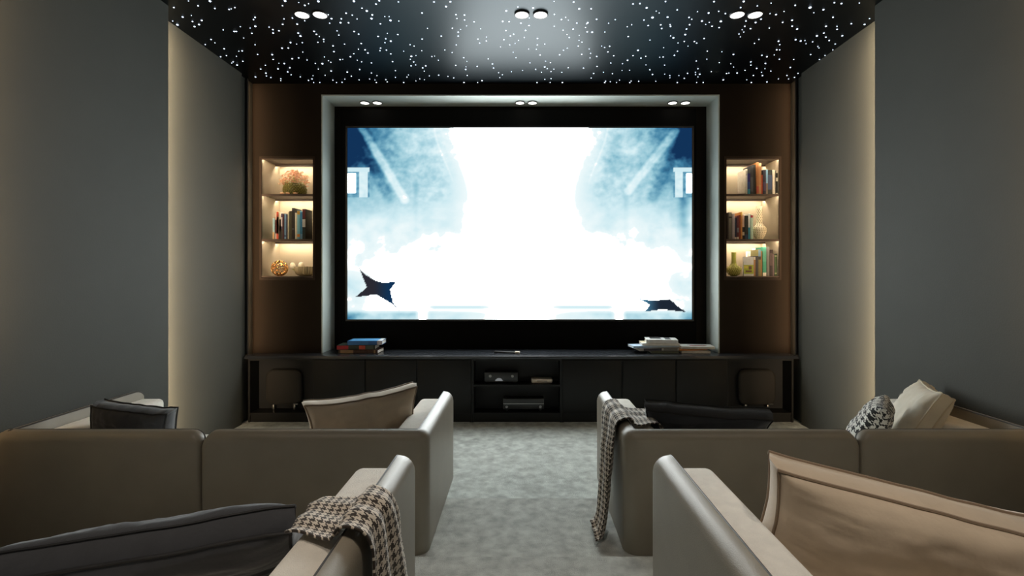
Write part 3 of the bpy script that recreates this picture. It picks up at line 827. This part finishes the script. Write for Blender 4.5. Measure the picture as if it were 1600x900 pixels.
def shell(path, inward, t, z0, z1, r_corner, r0, r1, par, m):
    """upholstered outer shell swept along an L-shaped path"""
    P = arc_pts(path, r_corner)
    S = [0]
    for a, b in zip(P, P[1:]): S.append(S[-1] + (b - a).length)
    L = S[-1]
    bm = bmesh.new(); rings = []; pipe = []
    for i, p in enumerate(P):
        a = P[max(i - 1, 0)]; b = P[min(i + 1, len(P) - 1)]
        tg = (b - a).normalized(); n = Vector((-tg.y, tg.x))
        if n.dot(inward(p)) < 0: n = -n
        s0, s1 = S[i], L - S[i]
        zt = z1
        if s0 < r0: zt -= r0 - math.sqrt(max(0, r0 * r0 - (r0 - s0) ** 2))
        if s1 < r1: zt -= r1 - math.sqrt(max(0, r1 * r1 - (r1 - s1) ** 2))
        hw = t / 2
        q = .018
        if s1 < hw: hw = max(.004, math.sqrt(max(0, hw * hw - (hw - s1) ** 2)))
        if s0 < q: hw = max(.004, t / 2 - q + math.sqrt(max(0, q * q - (q - s0) ** 2)))
        o0, o1 = t / 2 - hw, t / 2 + hw
        ro = (o1 - o0) * .84; ri = (o1 - o0) * .10
        prof = [(o0 + .004, z0), (o0, z0 + .012), (o0, z0 + (zt - z0) * .5)]
        for k in range(6):
            a_ = k / 5 * PI / 2; prof.append((o0 + ro - ro * math.cos(a_), zt - ro + ro * math.sin(a_)))
        for k in range(4):
            a_ = k / 3 * PI / 2; prof.append((o1 - ri + ri * math.sin(a_), zt - ri + ri * math.cos(a_)))
        prof += [(o1, z0 + .012), (o1 - .004, z0)]
        rings.append([bm.verts.new((p.x + n.x * o, p.y + n.y * o, z)) for (o, z) in prof])
        pipe.append((p.x + n.x * (o1 - .003), p.y + n.y * (o1 - .003), zt - .003))
    for A, B in zip(rings, rings[1:]):
        for k in range(len(A) - 1): bm.faces.new((A[k], A[k + 1], B[k + 1], B[k]))
        bm.faces.new((A[-1], A[0], B[0], B[-1]))
    bm.faces.new(list(reversed(rings[0]))); bm.faces.new(rings[-1])
    bmesh.ops.recalc_face_normals(bm, faces=bm.faces)
    o = obj('outer_shell', bm, m, par, smooth=60)
    obj('piping', tube(bmesh.new(), pipe, .0045, 6), M['piping_sofa'], o)
    return o
def sofa(label, s, a, o, mid, yb, yf, zb, ztop, seat, yseat, ts=.056, pad=.15, padtop=.05):
    """s=-1 left of the aisle, +1 right; a aisle face, o outer face, mid seam (positive distances)"""
    t = thing('sofa', label, 'sofa', (s * (a + o) / 2, (yb + yf) / 2, zb), group='taupe cinema sofas')
    cen = Vector((s * (a + o) / 2, (yb + yf) / 2 + .1))
    inw = lambda p: cen - p
    g = .0015
    for (x_end, mm) in ((a, mid - g), (o, mid + g)):
        shell([(s * mm, yb), (s * x_end, yb), (s * x_end, yf)], inw, ts, zb, ztop, .065 if x_end == a else .03, .06, .085, t, M['leather'])
    e = .002
    def part(nm, x0, x1, y0, y1, z0, z1, bev, m):
        xa, xb = sorted((s * x0, s * x1))
        return obj(nm, box(xa, xb, y0, y1, z0, z1, bev, 4), m, t, smooth=60)
    zp = ztop - padtop
    part('arm_pad', a + ts + e, a + ts + pad, yb + ts + e, yf - .035, zb + .05, zp, .03, M['cream'])
    part('arm_pad', o - ts - pad, o - ts - e, yb + ts + e, yf - .035, zb + .05, zp, .03, M['cream'])
    xi0, xi1 = a + ts + pad + e, o - ts - pad - e
    yb1 = yb + ts + .12
    for (u0, u1) in ((xi0, mid - e), (mid + e, xi1)):
        part('back_cushion', u0, u1, yb + ts + e, yb1, zb + .1, ztop - .058, .03, M['cream'])
        part('seat_cushion', u0, u1, yb1 + e, yseat, seat - .16, seat, .04, M['cream'])
    part('base', xi0, xi1, yb + ts + .005, yseat - .02, zb, seat - .165, .01, M['leather'])
    return t
FB, FF = 2.645 * K, 3.66 * K
ZS1 = .668; ZS2 = .768
FRONT_SEAT, REAR_SEAT = .40, .50
sofa('taupe two seat sofa in the front row on the left', -1, .43, 2.44, 1.478, FB, FF, H1, ZS1, FRONT_SEAT, FF - .05)
sofa('taupe two seat sofa in the front row on the right under a throw', 1, .475, 2.44, 1.56, FB, FF, H1, ZS1, FRONT_SEAT, FF - .05)
RB_, RF = .84, 2.085 * K
sofa('taupe sofa in the rear row on the left under a houndstooth throw', -1, .38, 2.27, 1.33, RB_, RF, H2, ZS2, REAR_SEAT, 1.58)
sofa('taupe sofa in the rear row on the right with a large taupe cushion', 1, .468, 2.27, 1.40, RB_, RF, H2, ZS2, REAR_SEAT, 1.62)

# ------------------------------------------------------------------ cushions
def cushion(label, w_, h_, th, gus, target, yaw, roll, tilt, m, mp, name='cushion', seed=1, uv=False, pinch=.07, side='top'):
    """target = world position of the middle of the upper edge"""
    rot = Euler((R(tilt), R(roll), R(yaw)))
    loc = Vector(target) - rot.to_matrix() @ Vector((0, 0, h_))
    t = thing(name, label, 'cushion', loc, rot, 'loose cushions on the sofas')
    n = 44
    def pos(u, v, sgn):
        x = w_ / 2 * u * (1 - pinch * (1 - v * v) * abs(u))
        z = h_ / 2 + h_ / 2 * v * (1 - pinch * (1 - u * u) * abs(v))
        bul = max(0, (1 - u ** 4) * (1 - v ** 4)) ** .55
        y_ = gus / 2 + (th - gus) / 2 * bul
        nz = noise.fractal(Vector((u * 2.2 + seed, v * 2.2, sgn * 3 + seed)), 1, 2, 3)
        edge = max(abs(u), abs(v))
        wr = noise.noise(Vector((u * 7 + seed * 2, v * 7, sgn)))
        y_ += .008 * nz * bul + .006 * wr * (1 - edge) ** .5 * edge * 1.5
        pl = max(0, abs(v) - .35) ** 1.5 * (1 - u ** 6) * noise.noise(Vector((u * 15 + seed, seed * 3, sgn))) + max(0, abs(u) - .35) ** 1.5 * (1 - v ** 6) * noise.noise(Vector((v * 13 + seed, seed * 5, sgn + 4)))
        y_ += .016 * pl * (1 - edge ** 8)
        sag = .012 * noise.noise(Vector((u * 1.8, v * 1.8, seed * 1.7)))
        return Vector((x, sgn * y_ + sag, z + .006 * noise.noise(Vector((u * 4, seed, v * 4)))))
    bm = bmesh.new(); ul = bm.loops.layers.uv.new('UVMap') if uv else None
    gr = {}
    for sgn in (-1, 1):
        gr[sgn] = [[bm.verts.new(pos(-1 + 2 * i / n, -1 + 2 * j / n, sgn)) for i in range(n + 1)] for j in range(n + 1)]
        for j in range(n):
            for i in range(n):
                q = (gr[sgn][j][i], gr[sgn][j][i + 1], gr[sgn][j + 1][i + 1], gr[sgn][j + 1][i])
                f = bm.faces.new(q if sgn < 0 else tuple(reversed(q)))
                if uv:
                    for l in f.loops: l[ul].uv = (l.vert.co.x + (3 if sgn > 0 else 0), l.vert.co.z)
    def rim(sgn):
        g_ = gr[sgn]
        return [g_[0][i] for i in range(n)] + [g_[j][n] for j in range(n)] + [g_[n][n - i] for i in range(n)] + [g_[n - j][0] for j in range(n)]
    A, B = rim(-1), rim(1); N = len(A)
    mid = []
    for a, b in zip(A, B):
        c = (a.co + b.co) / 2; d = Vector((c.x, 0, c.z - h_ / 2)); mid.append(bm.verts.new(c + d.normalized() * gus * .14))
    acc = 0
    for k in range(N):
        k2 = (k + 1) % N; st = (A[k2].co - A[k].co).length
        for (p, q, p2, q2, v0, v1) in ((A[k], mid[k], A[k2], mid[k2], 0, gus / 2), (mid[k], B[k], mid[k2], B[k2], gus / 2, gus)):
            f = bm.faces.new((p, q, q2, p2))
            if uv:
                for l in f.loops:
                    l[ul].uv = ((acc if l.vert in (p, q) else acc + st), 7 + (v0 if l.vert in (p, p2) else v1))
        acc += st
    bmesh.ops.recalc_face_normals(bm, faces=bm.faces)
    pr = [[v.co.copy() for v in A], [v.co.copy() for v in B]]
    obj('cushion_body', bm, m, t, local=True, smooth=50)
    for p_ in pr:
        if mp: obj('piping', tube(bmesh.new(), [Vector(v) + Vector((v.x, 0, v.z - h_ / 2)).normalized() * .002 for v in p_], .0048, 6, True), mp, t, local=True)
    return t
def tp(x, y_, z): return (x, y_, z)
cushion('charcoal cushion leaning by the outer arm of the front left sofa', .38, .32, .13, .085, (-2.01, 2.53, .705), 2, 7, 8, M['charcoal'], M['charcoal_pipe'], seed=2)
cushion('taupe cushion standing at the aisle end of the front left sofa',   .57, .37, .19, .10, (-.86, 2.62, .752), 26, -4, 2, M['brown'], M['brown_pipe'], seed=5, pinch=.12)
cushion('charcoal lumbar cushion lying back on the front right sofa', .62, .33, .14, .08, (.965, 2.53, .69), -9, 1.5, 32, M['charcoal'], M['charcoal_pipe'], seed=8)
cushion('ivory piped cushion leaning on the outer arm of the front right sofa', .36, .44, .17, .06, (2.30, 2.70, .755), -115, 0, -28, M['ivory'], M['ivory_pipe'], seed=11)
cushion('black and white houndstooth cushion beside the ivory cushion', .34, .34, .14, .03, (1.97, 2.62, .70), -128, 0, -30, M['hound2'], None, seed=14, uv=True)
cushion('large charcoal cushion lying back on the rear left sofa', .84, .31, .17, .07, (-1.04, 1.265, .69), 9, -5, 46, M['charcoal'], M['charcoal_pipe'], seed=17)
cushion('large taupe cushion standing on the rear right sofa', .86, .35, .25, .10, (1.12, 1.27, .80), -13, 10, 9, M['brown'], M['brown_pipe'], seed=20)

# ------------------------------------------------------------------ houndstooth throws
def throw(label, stations, wav, seed):
    """stations: (x, z, ynear, yfar) down the length of the cloth"""
    n = 90; mm = 40
    def cr(p0, p1, p2, p3, t): return .5 * (2 * p1 + (p2 - p0) * t + (2 * p0 - 5 * p1 + 4 * p2 - p3) * t * t + (3 * p1 - p0 - 3 * p2 + p3) * t ** 3)
    def samp(t):
        f = t * (len(stations) - 1); i = min(int(f), len(stations) - 2); u = f - i
        g = lambda k: Vector(stations[max(0, min(len(stations) - 1, k))])
        return cr(g(i - 1), g(i), g(i + 1), g(i + 2), u)
    Q = [samp(k / n) for k in range(n + 1)]
    bm = bmesh.new(); ul = bm.loops.layers.uv.new('UVMap'); rows = []; acc = 0; L = []
    tot = sum(((Q[k + 1].x - Q[k].x) ** 2 + (Q[k + 1].y - Q[k].y) ** 2) ** .5 for k in range(n))
    for k in range(n + 1):
        if k: acc += math.hypot(Q[k].x - Q[k - 1].x, Q[k].y - Q[k - 1].y)
        L.append(acc)
        a = Q[max(0, k - 1)]; b = Q[min(n, k + 1)]
        tx, tz = b.x - a.x, b.y - a.y; l = math.hypot(tx, tz) or 1
        nx, nz = -tz / l, tx / l
        if nz < -.2 or (abs(nz) <= .2 and nx * wav[1] < 0): nx, nz = -nx, -nz
        row = []
        for j in range(mm + 1):
            v = j / mm
            y_ = Q[k].z + (Q[k][3] - Q[k].z) * v
            am = wav[0] * min(1, max(0, (acc / tot - .25) / .3)) + .003
            d = am * (1 + math.sin(v * 2 * PI * 2.6 + seed + .8 * math.sin(acc * 6))) + .004 * noise.noise(Vector((acc * 14, v * 5, seed)))
            row.append(bm.verts.new((Q[k].x + nx * d, y_ + .012 * noise.noise(Vector((acc * 8, v * 2, seed + 5))), Q[k].y + nz * d)))
        rows.append(row)
    wid = 1.35 * abs(stations[len(stations) // 2][3] - stations[len(stations) // 2][2])
    for k in range(n):
        for j in range(mm):
            f = bm.faces.new((rows[k][j], rows[k][j + 1], rows[k + 1][j + 1], rows[k + 1][j]))
            for l_, (kk, jj) in zip(f.loops, ((k, j), (k, j + 1), (k + 1, j + 1), (k + 1, j))):
                l_[ul].uv = (jj / mm * wid, L[kk])
    bmesh.ops.recalc_face_normals(bm, faces=bm.faces)
    o = obj('throw_blanket', bm, M['hound'], smooth=180)
    tag(o, label, 'blanket', 'houndstooth throws')
    so = o.modifiers.new('thickness', 'SOLIDIFY'); so.thickness = .006; so.offset = 1
    return o
class V4(Vector): pass
# Vector supports four components; x, z, near and far edge
throw('brown houndstooth throw over the aisle arm of the rear left sofa', [
    (-.615, .715, 1.27, 1.46), (-.585, .727, 1.255, 1.455), (-.52, .730, 1.22, 1.44), (-.465, .745, 1.19, 1.42), (-.44, .777, 1.175, 1.41), (-.405, .780, 1.16, 1.40), (-.374, .758, 1.15, 1.40),
    (-.364, .68, 1.14, 1.42), (-.356, .58, 1.13, 1.44), (-.35, .48, 1.12, 1.46), (-.346, .38, 1.11, 1.47), (-.34, .28, 1.10, 1.48)], (.008, 1), 1.3)
throw('brown houndstooth throw hanging from the aisle arm of the front right sofa to the carpet', [
    (.735, .560, 2.50, 2.70), (.70, .625, 2.48, 2.72), (.66, .632, 2.46, 2.73), (.60, .634, 2.43, 2.74), (.555, .648, 2.41, 2.74), (.535, .678, 2.39, 2.74), (.505, .682, 2.375, 2.735), (.472, .660, 2.37, 2.73), (.462, .60, 2.36, 2.72),
    (.452, .50, 2.35, 2.68), (.443, .40, 2.345, 2.64), (.432, .30, 2.335, 2.60), (.418, .20, 2.325, 2.57), (.395, .125, 2.315, 2.54), (.355, .112, 2.30, 2.52)], (.009, -1), 2.1)

# ------------------------------------------------------------------ downlights
def spot(par, p, e, col, size=SPOT_A):
    l = bpy.data.lights.new('lamp_light', 'SPOT'); l.energy = e; l.color = lin(col); l.spot_size = R(size); l.spot_blend = .9; l.shadow_soft_size = .04
    o = bpy.data.objects.new('lamp_light', l); C.objects.link(o); o.parent = par; o.location = p
    return o
def downlight(x, y, z, r, label, group, e, col, power=True):
    t = thing('downlight', label, 'ceiling light', (x, y, z), group=group)
    bm = lathe(bmesh.new(), ((r * .99, -.012), (r * .99, -.001), (r * 1.14, -.001), (r * 1.16, -.008), (r * 1.08, -.0125), (r * .99, -.012)), n=40)
    obj('trim_ring', bm, M['trim'], t, local=True)
    obj('lens', lathe(bmesh.new(), ((0, -.0015), (r, -.0015), (r, -.0095), (0, -.011)), n=40), M['lamp'], t, local=True)
    if e: spot(t, (0, 0, -.03), e, col)
Y_ = F * 1.85 / (VY - 21.5)
for p, lab in ((472, 'left lamp of the left pair of ceiling downlights'), (500, 'right lamp of the left pair of ceiling downlights'), (815.5, 'left lamp of the middle pair of ceiling downlights'), (844.5, 'right lamp of the middle pair of ceiling downlights'), (1152, 'left lamp of the right pair of ceiling downlights'), (1180, 'right lamp of the right pair of ceiling downlights')):
    downlight(px(p, 0, Y_).x, Y_, ZC, .047, lab, 'ceiling downlights', SPOT_W, (255, 240, 220))
zn = NZ - .012
Y2 = F * (zn - EYE) / (VY - 159.5)
for p, lab in ((570, 'left lamp of the left pair above the screen'), (589.5, 'right lamp of the left pair above the screen'), (812.5, 'left lamp of the middle pair above the screen'), (832, 'right lamp of the middle pair above the screen'), (1051, 'left lamp of the right pair above the screen'), (1071, 'right lamp of the right pair above the screen')):
    downlight(px(p, 0, Y2).x, Y2, zn, .042, lab, 'downlights above the screen', NICHE_W, (250, 248, 240))
for yy in (.9, -.7):  # second row, behind the camera, is unseen and put in as fill light
    for xx in (-1.5, 0.07, 1.6):
        downlight(xx, yy, ZC, .047, f'ceiling downlight over the rear seats at the {"left" if xx < -1 else "right" if xx > 1 else "middle"}, {"nearer the screen" if yy > 0 else "added as fill by the back wall"}', 'rear ceiling downlights', REAR_W, (255, 240, 222))

# ------------------------------------------------------------------ star points in the ceiling
ST_ = {
260: '78,77,2;170,176,3;65,217,1;115,257,4;272,222,2;368,211,3;340,254,3;293,276,3;330,59,2;230,8,1;454,10,4;505,86,2;653,97,2;676,90,1;713,77,1.5;592,309,1.5;707,326,3;728,326,2;770,276,1;872,290,1;924,180,2.5;907,202,2;926,272,3.5;890,345,2;805,395,1;465,410,2;505,445,1;405,462,1.5;602,507,2.5;505,567,1;565,590,2;625,578,2;730,585,1;789,529,2.5;755,532,1;796,637,2.5;696,643,2;681,655,1.5;737,676,3.5;796,775,1;924,465,1.5;950,566,2;982,718,2.5;1031,679,2;928,801,3;1037,761,3;1042,790,2.5;1089,807,1.5;260,160,.7',
420: '170,8,4;142,58,1.5;311,24,1;414,36,1;375,54,2.5;516,12,4;886,10,4;1150,6,3;1117,42,2.5;971,83,2;1021,112,4;1078,154,3;1070,192,4;805,136,2.5;870,155,1.5;919,195,1.5;755,194,2;747,235,3;831,236,2.5;653,193,3;634,240,1.5;620,152,1.5;158,195,1.5;246,186,2;145,252,2.5;296,250,3;374,214,1.5;3,281,1.5;42,307,2.5;45,343,3;106,320,2.5;306,343,3;330,375,4;472,325,3;497,357,3;526,379,1.5;571,409,2.5;573,433,1;511,440,2;711,320,1.5;729,363,2;888,327,2.5;935,355,2.5;1139,378,3;1163,246,2;226,442,3;349,443,2;290,458,1;138,501,3;203,500,2.5;354,541,1.5;35,568,3;46,619,2.5;161,661,3;105,657,1;96,716,3.5;219,705,2.5;197,748,3;233,778,2;22,807,2;126,820,2;124,839,1.5;244,611,3;311,602,2.5;398,623,1.5;328,800,2;413,836,2.5;450,822,2.5;461,787,1;479,869,1.5;531,858,1.5;485,660,1.5;558,662,4;516,718,1.5;580,592,1.2;622,631,1.2;646,648,2;649,738,3;587,783,1.2;668,834,2.5;719,873,1.5;669,477,3;679,537,3;742,620,3;770,616,1;789,458,1.5;850,590,3;885,559,2;933,511,1.5;963,453,2.5;1003,518,3;1032,551,3;967,643,2;922,626,1;947,723,2.5;941,831,2;860,793,2.5;818,750,3.5;763,856,2.5;792,823,1.5;1069,655,2.5;1069,760,2;1050,822,2;1106,833,1.2;1127,788,2;1133,875,2.5;1165,500,2.5;1158,526,1.5',
580: '142,170,1;186,171,1;201,211,4;288,217,1.2;530,134,2.5;283,18,1.5;654,19,2.5;824,17,3;780,66,3.5;884,151,2.5;893,190,1.5;972,155,2.5;973,206,2;1072,226,2.5;586,293,1;846,292,2;906,334,2.5;906,375,2.5;931,304,1;993,268,1.2;730,375,2.5;531,406,2.5;278,359,2.5;169,346,1;152,402,2.5;143,443,2;204,427,3.5;159,521,2.5;204,561,2.5;222,641,2.5;405,464,1.5;447,480,2;338,532,1.2;527,527,1.2;418,585,4;407,616,2;466,576,1;442,643,2.5;463,675,2;416,685,2.5;568,685,3;536,706,3;552,740,1.5;632,588,2;660,583,1;699,626,1.5;767,520,2;843,545,1.5;886,467,2;964,600,2.5;997,638,1.2;881,680,2.5;985,722,3;988,694,1.2;1000,785,2;1104,690,2.5;1111,406,2;1129,448,2;1141,298,1;252,735,2;252,805,1.5;372,802,2;388,779,1;153,829,2.5;167,853,2.5;344,868,2.5;466,842,1.2;506,821,1.5;555,829,1.2;605,789,1.5;703,782,2.5;799,795,2;859,810,2.5;971,874,3;1155,839,3.5;1110,861,1.5',
740: '340,111,3.5;461,69,2;620,81,3.5;303,221,3;371,224,2.5;336,317,2.5;384,374,2.5;417,354,2;315,412,2.5;376,466,1.5;468,419,1.5;432,450,1;528,388,1.5;541,315,2.5;493,240,2.5;578,264,3;580,186,1.2;666,400,2.5;664,467,2;741,457,2;573,509,1.2;654,512,1.2;692,572,2.5;412,543,1.2;442,600,2;280,487,1;133,383,1.2;133,425,2.5;152,612,2;196,665,2.5;208,708,2.5;260,756,2;300,777,2;273,808,2;394,745,1.5;510,733,1.5;588,654,2;647,721,2.5;741,696,3.5;767,714,2.5;750,635,1.5;800,652,2;707,752,2;806,744,2;836,719,1.5;742,826,2;807,818,2;797,858,1.5;660,867,2.5;922,874,3;918,753,2;985,704,2;896,569,2.5;936,522,2;976,500,1.5;932,313,1.5;973,358,1.5;996,388,2;841,147,2;839,271,1.2;915,202,2.5;959,179,1.5;987,208,1;1042,20,2.5;838,12,1',
900: '33,90,3.5;158,90,2.5;214,200,2.5;122,235,3;112,246,2;99,284,1.5;117,330,2.5;168,334,3.5;8,238,2;-30,302,3;339,240,1.2;409,202,1.5;301,332,1.2;33,366,1;31,420,1.2;63,437,2;25,479,2.5;60,564,2.5;137,509,1.2;152,555,2;146,601,1.5;216,587,2.5;267,478,1;298,494,2;350,481,2.5;332,540,2.5;393,580,2.5;362,655,2.5;219,691,2.5;78,708,2.5;184,764,2.5;158,812,2;286,751,1.5;379,767,2;296,867,3;309,845,2;357,850,2;419,866,1.2;453,833,1.5;558,864,2.5;575,843,2;653,847,2.5;831,846,1.5;594,40,2.5;666,35,2;736,80,3.5;836,114,1;866,133,1;797,181,4.5;708,207,2;752,264,2.5;580,255,1.5;534,276,1.2;544,380,2.5;770,415,1.5;933,13,2;954,177,3;1054,101,2;882,258,2.5;893,296,2.5;979,255,1.5;985,274,2.5;986,373,1.5;1014,393,3.5;646,523,3.5;594,579,2.5;537,627,3;677,604,2.5;726,586,2;908,593,2.5;872,595,1.5;913,495,1;1057,533,2;1025,575,3;1063,446,1.2;923,677,2;729,675,1.5;769,726,2.5;796,775,3;479,733,1;558,730,1.5;484,662,1.5;924,771,1.2;977,787,2;978,809,1.2;1072,786,1.2;1049,867,2.5',
1060: '111,180,2;139,199,1.5;117,256,2.5;84,302,2.5;71,359,3.5;61,431,2;100,479,1;166,432,2.5;190,448,2;268,400,2.5;245,218,3.5;315,134,3;199,120,1;371,15,2.5;420,116,1.5;489,140,2;442,222,4;351,272,2.5;425,286,2.5;322,231,1.2;284,253,1;680,13,3.5;648,77,2;822,60,1.5;966,30,1.2;954,141,1.2;1017,151,3;1100,117,1;1086,231,2;947,290,1.5;861,199,2.5;787,186,1.5;804,233,3;751,298,2.5;704,217,2;692,272,2;664,308,1;681,332,1;631,353,1.5;646,382,1.2;838,409,1.5;793,450,1.5;573,566,3;453,538,1.2;426,651,1.5;301,532,2;296,615,1.5;186,635,2.5;204,715,2.5;178,753,1.5;178,775,1.5;204,800,1.5;222,772,3.5;95,763,2.5;61,815,2.5;252,866,2.5;185,865,1.5;343,745,1.5;467,831,3.5;502,765,2.5;525,760,1.5;611,760,3;546,663,1.2;575,697,1.2;694,732,2;755,643,2.5;755,677,2.5;815,712,3;781,786,2.5;712,830,1.2;748,869,2.5;870,575,2.5;922,590,3;906,660,3;902,714,1.5;866,752,1.5;875,787,3;963,740,2;922,853,3;1042,821,1.5;1024,518,3;1055,519,2;1056,464,2;1043,428,3;1052,616,2.5;998,571,1;1166,702,2.5;1130,785,1.5;1148,821,1.2',
1220: '150,53,2;305,77,5;444,100,3;344,131,1;558,26,2;632,36,2.5;819,29,1.2;544,179,2.5;117,210,3;118,271,2.5;170,302,3.5;154,413,3;207,426,3;251,421,1.2;263,454,1.2;332,435,2;386,482,1.5;398,498,1.2;376,373,3.5;448,343,2.5;469,386,2.5;504,421,2.5;471,272,3;586,304,2.5;585,273,1.2;640,372,3;735,245,2;873,253,2.5;924,193,1.2;567,457,2;543,518,1.2;461,576,1.5;403,619,1.5;311,568,2;135,619,2;99,702,2.5;179,763,2;143,806,2;64,786,1.5'}
stars = []
for ox, txt in ST_.items():
    for it in txt.split(';'):
        a, b, s = map(float, it.split(','))
        X_, Yp = ox + a / 6.6667, b / 6.6667
        Yd = F * 1.85 / (VY - Yp); x = (X_ - VX) * Yd / F
        lim = XF if Yd > YP1 else XN
        if Yd > YW - .03: Yd = YW - .03
        if abs(x) > lim - .012: continue
        stars.append((s * Yd, x, Yd, s))
stars.sort(reverse=True)
def dome(bm, x, y, z, r):
    lathe(bm, ((r, -.001), (r * .9, -.35 * r - .001), (r * .55, -.62 * r - .001), (0, -.75 * r - .001)), (x, y, z), 10)
def star_r(s): return .0016 + .0015 * s
protos = {}
for i, (k, x, y, s) in enumerate(stars[:300]):
    if s not in protos:
        o = obj('star_light', lathe(bmesh.new(), [(star_r(s), -.0006), (star_r(s) * .9, -.35 * star_r(s)), (star_r(s) * .55, -.62 * star_r(s)), (0, -.75 * star_r(s))], n=10), M['star'], local=True)
        protos[s] = o
    else:
        o = protos[s].copy(); C.objects.link(o)
    o.location = (x, y, ZC)
    tag(o, 'bright white star point of light in the black ceiling', 'star light', 'star points in the ceiling')
bm = bmesh.new()
for (k, x, y, s) in stars[300:]: dome(bm, x, y, ZC, star_r(s))
rnd = random.Random(11)
for i in range(160): dome(bm, rnd.uniform(-2.2, 2.2), rnd.uniform(YB + .3, 3.1), ZC, star_r(rnd.choice((1, 1.5, 2, 2.5))))
tag(obj('faint_star_lights', bm, M['star']), 'faint small star points of light scattered between the bright ones', 'star lights', kind='stuff')
